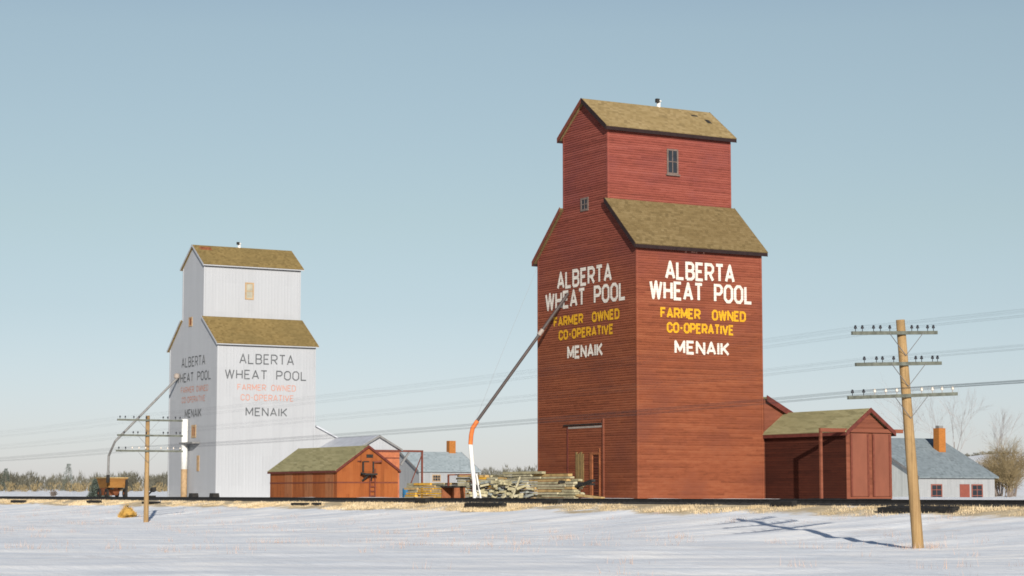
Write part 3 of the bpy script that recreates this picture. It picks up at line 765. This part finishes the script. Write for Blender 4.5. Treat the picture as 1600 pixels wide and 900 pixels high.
lab = 'dark old tie stacked behind the rails in front of the drive shed'
for i in range(4): tie(-83.4 + 1.9 * i, 64.2 + .5 * (i % 2), R.uniform(-8, 8), lab, 'ties before the drive shed', -.02, 2.2, .15, .08)

# ------------------------------------------------------------------ telegraph poles and wires
def insulator(parent, p, m, h=.2):
    return MB().lathe((p[0], p[1], p[2]), [(.012, 0), (.012, h * .45), (.05, h * .46), (.052, h * .7), (.034, h * .78), (.04, h * .95), (.015, h * 1.05)], 6).build('insulator', m, parent, smooth=True)
def tele_pole(label, base, top, rb, rt, arms):
    t = thing('telegraph_pole', base, label, 'telegraph pole', 'telegraph poles beside the track')
    b, q = Vector(base), Vector(top); ax = (q - b)
    pts = [b + Vector((0, 0, -.6))] + [b + ax * k for k in (0, .25, .5, .75, 1)]
    MB().tube(pts, [rb * 1.02] + [rb + (rt - rb) * k for k in (0, .25, .5, .75, 1)], 14).build('post', M['pole'], t, smooth=True)
    hooks = []
    for (zc, ya, yb, dz, ins) in arms:
        k = (zc - b.z) / (q.z - b.z); c = b + ax * k
        xo = c.x + (rb + (rt - rb) * k) + .05
        p0, p1 = Vector((xo, ya, zc - dz / 2)), Vector((xo, yb, zc + dz / 2))
        arm = MB().beam(p0, p1, .095, .115).build('crossarm', M['arm'], t)
        for sg in (-1, 1):
            y1 = c.y + sg * .75; f = (y1 - ya) / (yb - ya)
            MB().beam((xo + .06, y1, zc + dz * (f - .5)), (c.x + rb + .02, c.y, zc - .75), .03, .012).build('brace', M['pipe_grey'], arm)
        hk = []
        for f, m in ins:
            p = p0 + (p1 - p0) * f + Vector((0, 0, .055)); insulator(arm, p, M[m]); hk.append(p + Vector((0, 0, .17)))
        hooks.append(hk)
    return hooks
DK, WH = 'ins_dark', 'ins_white'
armT = [(f, DK) for f in (.04, .12, .25, .33, .44, .70, .77, .89, .96)]
armM = [(f, DK) for f in (.10, .24, .31, .44, .70, .77, .90, .96)]
armB = [(.04, DK), (.14, DK), (.24, WH), (.34, WH), (.44, WH), (.67, WH), (.77, WH), (.86, WH), (.96, WH)]
hR = tele_pole('big leaning yellow telegraph pole with three crossarms in front of white house', (-54.0, 46.86, .08), (-54.26, 46.49, 7.75), .195, .15,
    [(7.28, 44.22, 47.9, .16, armT), (6.24, 44.32, 48.02, .16, armM), (5.17, 43.94, 48.67, .24, armB)])
hL = tele_pole('smaller upright yellow telegraph pole in front of the white elevator', (-127.9, 46.8, .1), (-127.9, 46.8, 6.9), .165, .13,
    [(6.6, 44.7, 49.1, 0., armT), (5.62, 44.72, 49.12, 0., armM), (4.63, 44.65, 49.14, 0., armB)])
def wire(pts, label, group, rw):
    line = []
    for a, b in zip(pts, pts[1:]):
        n = 14
        for i in range(n + (1 if b is pts[-1] else 0)):
            t = i / n; p = a + (b - a) * t; p.z -= .7 * t * (1 - t); line.append(p)
    tag(MB().tube(line, rw, 4, cap=False).build('telegraph_wire', M['wire']), label, 'wire', group)
for k, nm in ((0, 'top'), (1, 'middle'), (2, 'bottom')):
    for a, b in zip(hR[k], hL[k]):
        wire([b + Vector((-74, .0, -.3)), b, a, a + Vector((74, 0, .5))], f'thin wire strung on the {nm} crossarms of both telegraph poles', f'wires on the {nm} crossarms', .003 if k == 2 else .0014)

# ------------------------------------------------------------------ lumber in front of the red elevator
def board(c, ang, L, w, h, m, label, group, pitch=0):
    a = rad(ang); p = math.tan(rad(pitch))
    ax = Vector((math.cos(a), math.sin(a), p)).normalized(); ay = Vector((-math.sin(a), math.cos(a), R.uniform(-.06, .06)))
    az = ax.cross(ay).normalized()
    tag(MB().obox(c, ax * L / 2, ay * w / 2, az * h / 2).build('board', M[m]), label, 'board', group)
GZ = 1.5
def pile(x0, x1, y0, y1, zf, mats, label, group, ang=0, L=(2.4, 4.2), jit=6):
    nl = 0; z = GZ + .1
    while True:
        any_ = False; y = y0
        while y < y1:
            x = x0
            while x < x1 - .4:
                l = min(R.uniform(*L), x1 - x)
                xc = x + l / 2
                if z < zf(xc) and l > .8:
                    any_ = True; mm = R.choice(mats)
                    nmx = {'w_yellow': 'yellow painted', 'w_grey': 'grey weathered', 'w_pale': 'pale weathered', 'w_blue': 'slate grey', 'w_tan': 'tan'}[mm]
                    board((xc + R.uniform(-.15, .15), y + R.uniform(-.08, .08), z), ang + R.uniform(-jit, jit), l * .97, .3, R.uniform(.1, .15), mm, f'{nmx} board {label}', f'{nmx} boards {group}')
                x += l + .02
            y += .38
        z += .16
        if not any_: break
pile(-129.2, -122.4, 66.2, 67.0, lambda x: 2.66 + .05 * math.sin(x * 2), ['w_yellow', 'w_yellow', 'w_yellow', 'w_grey', 'w_pale', 'w_tan'], 'in the low pile between the red shed and the spout', 'in the low pile', L=(1.4, 2.6))
pile(-121.2, -115.0, 66.0, 66.9, lambda x: 3.05 + .05 * math.sin(x * 3), ['w_grey', 'w_pale', 'w_grey', 'w_tan', 'w_yellow'], 'in the middle of the big pile behind the spout', 'in the middle pile', L=(.9, 1.8), jit=12)
pile(-115.0, -106.6, 66.0, 66.6, lambda x: 3.35 - .085 * max(0, x + 113), ['w_grey', 'w_pale', 'w_pale', 'w_tan', 'w_grey'], 'in the long pile against the red elevator', 'in the long pile', L=(2.8, 5.0), jit=3)
# jumbled short timbers leaning on the front of the big pile
for i in range(64):
    x = R.uniform(-118.3, -110.8); hgt = R.uniform(1.6, 2.75) - max(0, (x + 112.5) * .25)
    board((x, 65.45 + R.uniform(-.15, .2), hgt), 70 + R.uniform(-50, 50), R.uniform(.4, .9), R.uniform(.16, .28), R.uniform(.1, .18), R.choice(['w_blue', 'w_grey', 'w_grey', 'w_pale']), 'short sawn block jumbled on the front of the big lumber pile', 'blocks on the big pile', R.uniform(-22, 22))
for c, a, l, m, lb in (((-106.9, 66.2, 2.55), 20, 2.6, 'dark', 'dark plank sticking out of the lumber pile by the elevator door'), ((-105.7, 66.0, 2.5), -5, 2.4, 'dark', 'dark plank lying across the low end of the lumber pile'),
                       ((-105.6, 66.2, 1.75), 4, 3.0, 'w_tan', 'tan plank on the ground before the elevator door')):
    board(c, a, l, .25, .14, m, lb, None, -4 if a > 0 else 9)
tag(MB().beam((-112.9, 65.1, 1.4), (-112.4, 65.5, 2.95), .1, .1).build('prop_post', M['w_pale']), 'pale leaning prop post against the big lumber pile', 'post')
mb = MB()
rl = thing('loading_rail', (-120.5, 65.5, 1.5), 'thin rust brown hand rail behind the white spout foot', 'railing')
for x in (-122., -118.7): MB().box((x, 65.5, 1.4), (x + .1, 65.6, 3.1)).build('post', M['red_trim'], rl)
MB().box((-122., 65.5, 3.1), (-118.6, 65.6, 3.18)).build('rail', M['frame_rust'], rl)
bx = thing('wooden_box', (-119.5, 64.5, 1.5), 'dark open wooden box beside the white spout foot', 'box')
mb = MB(); mb.box((-120.4, 64.2, 1.4), (-120.32, 65., 2.3)); mb.box((-118.7, 64.2, 1.4), (-118.62, 65., 2.3)); mb.box((-120.32, 64.9, 1.4), (-118.7, 65., 2.3)); mb.build('side', M['rust'], bx)
MB().box((-120.45, 64.15, 2.3), (-118.55, 65.05, 2.4)).build('top', M['dark'], bx)
dm = thing('drum', (-160, 81.7, 1.5), 'blue drum standing right of the red storage shed', 'drum')
MB().lathe((-160, 81.9, 1.45), [(.3, 0), (.32, .02), (.32, .4), (.34, .42), (.32, .45), (.32, .86), (.3, .9)], 14).build('body', M['blue'], dm, smooth=True)
MB().lathe((-160, 81.9, 1.45), [(.24, .9), (.24, .94), (.05, .95)], 12).build('lid', M['pipe_grey'], dm)

# ------------------------------------------------------------------ wagon under the white spout
wg = thing('grain_wagon', (-184., 64.0, 1.5), 'old rusty brown wooden grain wagon under the white elevator spout', 'wagon')
cx, cy = -184., 64.0
mb = MB(); mb.frustum(cx - 1.3, cx + 1.3, cy - .75, cy + .75, 2.45, cx - 1.5, cx + 1.5, cy - .95, cy + .95, 3.3); mb.build('box', M['wagon'], wg)
mb = MB(); mb.box((cx - 1.55, cy - 1.0, 3.3), (cx + 1.55, cy + 1.0, 3.38)); mb.build('rim', M['w_tan'], wg)
MB().frustum(cx - 1.3, cx - .1, cy - .6, cy + .6, 1.75, cx - 1.3, cx + .6, cy - .72, cy + .72, 2.44).build('hopper', M['rust'], wg)
mb = MB(); mb.box((cx - 1.5, cy - .55, 2.28), (cx + 1.7, cy - .42, 2.42)); mb.box((cx - 1.5, cy + .42, 2.28), (cx + 1.7, cy + .55, 2.42)); mb.box((cx + 1.4, cy + .75, 1.55), (cx + 1.6, cy + .95, 3.2)); mb.build('chassis', M['dark'], wg)
for x in (cx - 1.0, cx + 1.05):
    for y in (cy - .85, cy + .85):
        wh = MB().tube([(x, y - .08, 1.95), (x, y + .08, 1.95)], .42, 16).build('wheel', M['dark'], wg)
        MB().tube([(x, y - .1, 1.95), (x, y + .1, 1.95)], .12, 8).build('hub', M['rust'], wh)
# small dark lumps beside the track
for i, (x, y, s, lb) in enumerate(((-173.6, 64., .42, 'black switch lever leaning beside the track left of the white elevator'),)):
    t = thing('switch_stand', (x, y, 1.5), lb, 'switch stand')
    MB().box((x - .4, y - .25, 1.35), (x + .4, y + .25, 1.75)).build('base', M['dark'], t)
    MB().beam((x - 1.6, y, 1.55), (x + .3, y, 2.25), .1, .1).build('lever', M['dark'], t)
    MB().obox((x + .35, y, 2.25), (.3, 0, .05), (0, .18, 0), (0, 0, .16)).build('weight', M['dark'], t)
for x, y, lb in ((-165.2, 64.6, 'black block on the snow left of the white downpipe'), (-160.6, 64.6, 'black block on the snow at the foot of the white elevator')):
    tag(MB().frustum(x - .5, x + .5, y - .3, y + .3, 1.4, x - .42, x + .35, y - .25, y + .25, 1.95).build('timber_block', M['dark']), lb, 'block')

# ------------------------------------------------------------------ vegetation
def blade(mb, x, y, z, h, w, lean=.3):
    a = R.uniform(0, 6.283); dx, dy = math.cos(a) * w / 2, math.sin(a) * w / 2
    b = R.uniform(0, 6.283); l = h * lean * R.random()
    n = len(mb.v); mb.v += [(x - dx, y - dy, z), (x + dx, y + dy, z), (x + math.cos(b) * l, y + math.sin(b) * l, z + h)]; mb.f.append((n, n + 1, n + 2))
gr = MB()
for i in range(120000):
    x = -55 - 260 * R.random() ** 1.25; y = R.uniform(56.0, 59.15)
    e = noise.noise((x * .16, y * .5, 1.7)) + .5 * noise.noise((x * .6, y * 1.2, 4))
    lo = 57.1 + 1.1 * noise.noise((x * .08, 2.2, 0)) + .6 * noise.noise((x * .4, 7, 0))
    if y < lo or e < -.28: continue
    h = R.uniform(.05, .15) * (1.1 + .5 * e)
    if y > 59: h *= .45
    blade(gr, x, y, base_z(y) - .02, h, .03)
tag(gr.build('dry_grass', M['drygrass']), 'long strip of dry straw coloured grass along the railway bank', 'grass', kind='stuff')
st = MB()
for i in range(760):
    x = R.uniform(-200, -30); y = R.uniform(20, 57)
    r, f = cam_rf(x, y)
    if f < 42 or abs(r / f) > .28: continue
    if noise.noise((x * .05, y * .12, 8)) < .0 and R.random() < .8: continue
    for k in range(R.randint(6, 22)):
        xx, yy = x + R.gauss(0, .35), y + R.gauss(0, .25); blade(st, xx, yy, ground_z(xx, yy) - .02, R.uniform(.1, .36), .014, .6)
for k in range(160):   # tuft round the foot of the near pole
    xx, yy = -53.9 + R.gauss(0, .45), 46.9 + R.gauss(0, .4); blade(st, xx, yy, ground_z(xx, yy) - .02, R.uniform(.08, .32), .014, .5)
tag(st.build('stubble_grass', M['stubble']), 'sparse pale brown stubble poking through the snow', 'grass', kind='stuff')
# straw heap left
stw = MB(); hx_, hy_ = -141.5, 50.4
for i in range(2600):
    a = R.uniform(0, 6.283); q = math.sqrt(R.random()); ex, ey = hx_ + math.cos(a) * q * .85, hy_ + math.sin(a) * q * .6
    top = .62 * (1 - q * q) * (1.1 - .3 * math.cos(a)); blade(stw, ex, ey, ground_z(ex, ey) + top * R.random() - .02, R.uniform(.08, .22), .04, 1.5)
mound = MB(); n = 12; mound.v.append((hx_, hy_, ground_z(hx_, hy_) + .6))
for j, (q, zz) in enumerate(((.35, .52), (.7, .3), (1., -.08))):
    for i in range(n):
        a = 2 * math.pi * i / n; k = R.uniform(.9, 1.1); mound.v.append((hx_ + math.cos(a) * q * k * .82, hy_ + math.sin(a) * q * .56 * k, ground_z(hx_, hy_) + zz))
for i in range(n):
    mound.f.append((0, 1 + i, 1 + (i + 1) % n))
    for j in range(2): mound.f.append((1 + j * n + i, 1 + (j + 1) * n + i, 1 + (j + 1) * n + (i + 1) % n, 1 + j * n + (i + 1) % n))
sht = thing('straw_heap', (hx_, hy_, .3), 'small golden heap of straw on the snow left of the far pole', 'straw heap')
mound.build('core', M['straw'], sht); stw.build('loose_straw', M['straw'], sht)

def bare_tree(name, x, y, h, spread, label, cat, m, n_lv=5, trunk_r=.12, multi=1, group=None):
    z = ground_z(x, y, False) - .1
    t = thing(name, (x, y, z), label, cat, group); tk = MB(); tw = MB()
    def grow(p, d, L, r, lv):
        q = p + d * L * .5 + Vector((R.uniform(-1, 1), R.uniform(-1, 1), 0)) * L * .06; e = p + d * L
        (tk if lv < 1 else tw).tube([p, q, e], [r, r * .85, r * .65], 5 if lv < 2 else 3, cap=False)
        if lv >= n_lv: return
        k = R.randint(2, 4) if lv else R.randint(3, 5)
        for i in range(k):
            ang = R.uniform(.25, .75) * spread; az = R.uniform(0, 6.283)
            u = d.orthogonal().normalized(); v = d.cross(u)
            nd = (d * math.cos(ang) + (u * math.cos(az) + v * math.sin(az)) * math.sin(ang) + Vector((0, 0, .12))).normalized()
            s = p + d * L * R.uniform(.45, 1.0) if lv else p + d * L * R.uniform(.35, 1.0)
            grow(s, nd, L * R.uniform(.55, .8), r * .55, lv + 1)
    for i in range(multi):
        d = Vector((R.uniform(-.25, .25) * (multi > 1), R.uniform(-.25, .25) * (multi > 1), 1)).normalized()
        grow(Vector((x + R.uniform(-.3, .3) * (multi > 1), y + R.uniform(-.3, .3) * (multi > 1), z)), d, h * R.uniform(.34, .42), trunk_r, 0)
    tk.build('trunk', M['bark'], t); tw.build('branches', m, t)
bare_tree('bare_tree', -182.4, 164, 16, .9, 'tall bare tree behind the white house right of its chimney', 'tree', M['twig'], 5, .06)
bare_tree('bare_tree', -185, 160, 14.5, .8, 'bare tree behind the grey roof left of the orange chimney', 'tree', M['twig'], 5, .06)
bare_tree('bare_tree', -181, 169.5, 11, .8, 'thin bare tree behind the tan bush at far right', 'tree', M['twig'], 5, .07)
for x, y, h, lb in ((-154.0, 143.3, 5.2, 'tan bare bush against the end wall of the white house'), (-157.7, 149.2, 7.0, 'tallest tan bare bush near the right edge of the photo'),
                    (-162.0, 151.6, 6.0, 'pale tan bush behind the bushes at the right edge'), (-152.3, 143.6, 4.0, 'low tan bush in front of the other bushes at the right edge'), (-166.5, 157.6, 6.5, 'hazy tan bush farthest back behind the end wall of the white house')):
    bare_tree('bush', x, y, h, 1.2, lb, 'bush', M['twig_tan'], 4, .05, 14, 'bare bushes beside the white house')

def wood(name, label, spots, m, hmin, hmax, twigs, wd):
    mb = MB()
    for x, y in spots:
        h = R.uniform(hmin, hmax); z = ground_z(x, y, False) - .2; sp = h * R.uniform(.22, .4)
        for k in range(twigs):
            u = R.random(); a = R.uniform(0, 6.283); q = sp * math.sqrt(R.random()) * (.35 + .65 * math.sin(min(1, u * 1.15) * math.pi) ** .5)
            bz = z + h * u * .75; L = h * R.uniform(.18, .4) * (1.1 - .5 * u)
            bx_, by_ = x + math.cos(a) * q, y + math.sin(a) * q; w_ = wd * R.uniform(.6, 1.5)
            ca = R.uniform(0, 3.14); dx, dy = math.cos(ca) * w_, math.sin(ca) * w_
            n = len(mb.v); mb.v += [(bx_ - dx, by_ - dy, bz), (bx_ + dx, by_ + dy, bz), (bx_ + math.cos(a) * L * .35, by_ + math.sin(a) * L * .35, bz + L)]; mb.f.append((n, n + 1, n + 2))
    return tag(mb.build(name, m), label, 'woods', kind='stuff')
def polar(ph, d):   # place by bearing (tangent from the view axis) and distance
    f = d; r = ph * d; return r * S3 - f * C3, r * C3 + f * S3
spots = []
for i in range(330):
    ph = R.uniform(-.33, -.158); d = R.uniform(430, 560); spots.append(polar(ph, d))
wood('far_woods', 'grey brown mass of bare woods along the left horizon', spots, M['wood_far'], 2.8, 5.2, 85, .07)
spots = [polar(R.uniform(-.30, -.14), R.uniform(400, 430)) for i in range(120)]
wood('far_brush', 'low tan brush in front of the woods on the left', spots, M['twig_tan'], 1.2, 2.6, 50, .06)
spots = [polar(R.uniform(-.06, .03), R.uniform(640, 760)) for i in range(130)]
wood('far_woods', 'pale distant tree line between the two elevators', spots, M['wood_far'], 3.0, 6.0, 60, .08)
spots = [polar(R.uniform(.17, .36), R.uniform(740, 790)) for i in range(330)]
wood('far_woods', 'dark thin tree line on the snowy hill at right', spots, M['wood_far'], 2.0, 3.4, 70, .1)
def evergreen(x, y, h, r, label):
    z = ground_z(x, y, False); t = thing('evergreen_bush', (x, y, z), label, 'bush')
    MB().tube([(x, y, z - .1), (x, y, z + h * .9)], [.07, .02], 5).build('trunk', M['bark'], t)
    mb = MB()
    for i in range(1500):
        u = R.random() ** 1.3; a = R.uniform(0, 6.283); q = r * (1 - u * .8) * (.35 + .65 * R.random()) * (1 + .3 * noise.noise((math.cos(a) * 2, math.sin(a) * 2, u * 5)))
        c = Vector((x + math.cos(a) * q, y + math.sin(a) * q, z + .05 + u * h)); s = R.uniform(.08, .2)
        d1 = Vector((R.uniform(-1, 1), R.uniform(-1, 1), R.uniform(-.6, .6))).normalized() * s; d2 = Vector((R.uniform(-1, 1), R.uniform(-1, 1), R.uniform(-.6, .6))).normalized() * s * .6
        mb.face([c - d1, c + d2, c + d1])
    mb.build('crown', M['spruce'], t)
evergreen(-191.4, 64.9, 1.7, .75, 'dark blue green bush immediately left of the wagon')
evergreen(-194.6, 66.6, 1.3, 1.1, 'dark green bush second to the left of the wagon')
ex, ey = polar(-.212, 420); evergreen(ex, ey, 5.4, 1.9, 'dark evergreen clump among the woods at far left')
ex, ey = polar(-.242, 420); evergreen(ex, ey, 4.4, 1.7, 'dark evergreen clump at the left edge of the photo')
ex, ey = polar(-.219, 250); bare_tree('brush_heap', ex, ey, 1.1, 1.4, 'low brown brush heap on the snow left of the wagon', 'brush', M['bark'], 3, .05, 14)

# ------------------------------------------------------------------ camera, light, sky
cam = bpy.data.cameras.new('camera'); co = bpy.data.objects.new('camera', cam); COL.objects.link(co)
cam.sensor_width = 36; cam.lens = 36 * 3256 / 1600; cam.clip_start = .5; cam.clip_end = 12000
pitch = math.atan((771.5 - 450) / 3256)
fw = Vector((-C3 * math.cos(pitch), S3 * math.cos(pitch), math.sin(pitch)))
co.location = (0, 0, 1.9); co.rotation_euler = fw.to_track_quat('-Z', 'Y').to_euler()
scene.camera = co

EL, AL = rad(17), rad(8)
r_, f_ = math.sin(AL), -math.cos(AL)
to_sun = Vector(((r_ * S3 - f_ * C3) * math.cos(EL), (r_ * C3 + f_ * S3) * math.cos(EL), math.sin(EL)))
sl_ = bpy.data.lights.new('sun', 'SUN'); so = bpy.data.objects.new('sun', sl_); COL.objects.link(so)
sl_.energy = 4.9; sl_.angle = rad(.53); sl_.color = (1, .95, .87)
so.rotation_euler = (-to_sun).to_track_quat('-Z', 'Y').to_euler()
w = bpy.data.worlds.new('World'); scene.world = w; w.use_nodes = True
nt = w.node_tree; bg = nt.nodes['Background']
sky = nt.nodes.new('ShaderNodeTexSky'); sky.sky_type = 'NISHITA'; sky.sun_disc = False
sky.sun_elevation = EL; sky.sun_rotation = math.atan2(to_sun.x, to_sun.y)
sky.air_density = 1.0; sky.dust_density = .6; sky.ozone_density = 1.0; sky.altitude = 700
hs = nt.nodes.new('ShaderNodeHueSaturation'); hs.inputs['Saturation'].default_value = .66; hs.inputs['Hue'].default_value = .5
mx = nt.nodes.new('ShaderNodeMix'); mx.data_type = 'RGBA'; mx.blend_type = 'MULTIPLY'; mx.inputs[0].default_value = 1; mx.inputs[7].default_value = (.96, 1.03, 1.06, 1)
tc = nt.nodes.new('ShaderNodeTexCoord'); sz = nt.nodes.new('ShaderNodeSeparateXYZ'); nt.links.new(tc.outputs['Generated'], sz.inputs[0])
# winter air: paler and bluer at the horizon, deeper blue overhead
tint = ramp(nt, math_n(nt, 'MULTIPLY', sz.outputs[2], .5), [(.0, (.86 * .5, .90 * .5, 1.17 * .5)), (.018, (.88 * .5, .92 * .5, 1.13 * .5)), (.065, (.94 * .5, 1.0 * .5, .99 * .5)), (.11, (1.0 * .5, 1.09 * .5, 1.06 * .5)), (.2, (.60 * .5, .78 * .5, 1.05 * .5)), (.5, (.38 * .5, .56 * .5, .9 * .5))])
nt.links.new(tint, mx.inputs[7])
nt.links.new(sky.outputs[0], hs.inputs['Color']); nt.links.new(hs.outputs[0], mx.inputs[6])
nt.links.new(mx.outputs[2], bg.inputs[0]); bg.inputs[1].default_value = .128
vs = scene.view_settings; vs.view_transform = 'Standard'; vs.look = 'None'; vs.exposure = .4; vs.gamma = 1; vs.use_curve_mapping = False
scene.cycles.filter_width = 1.7
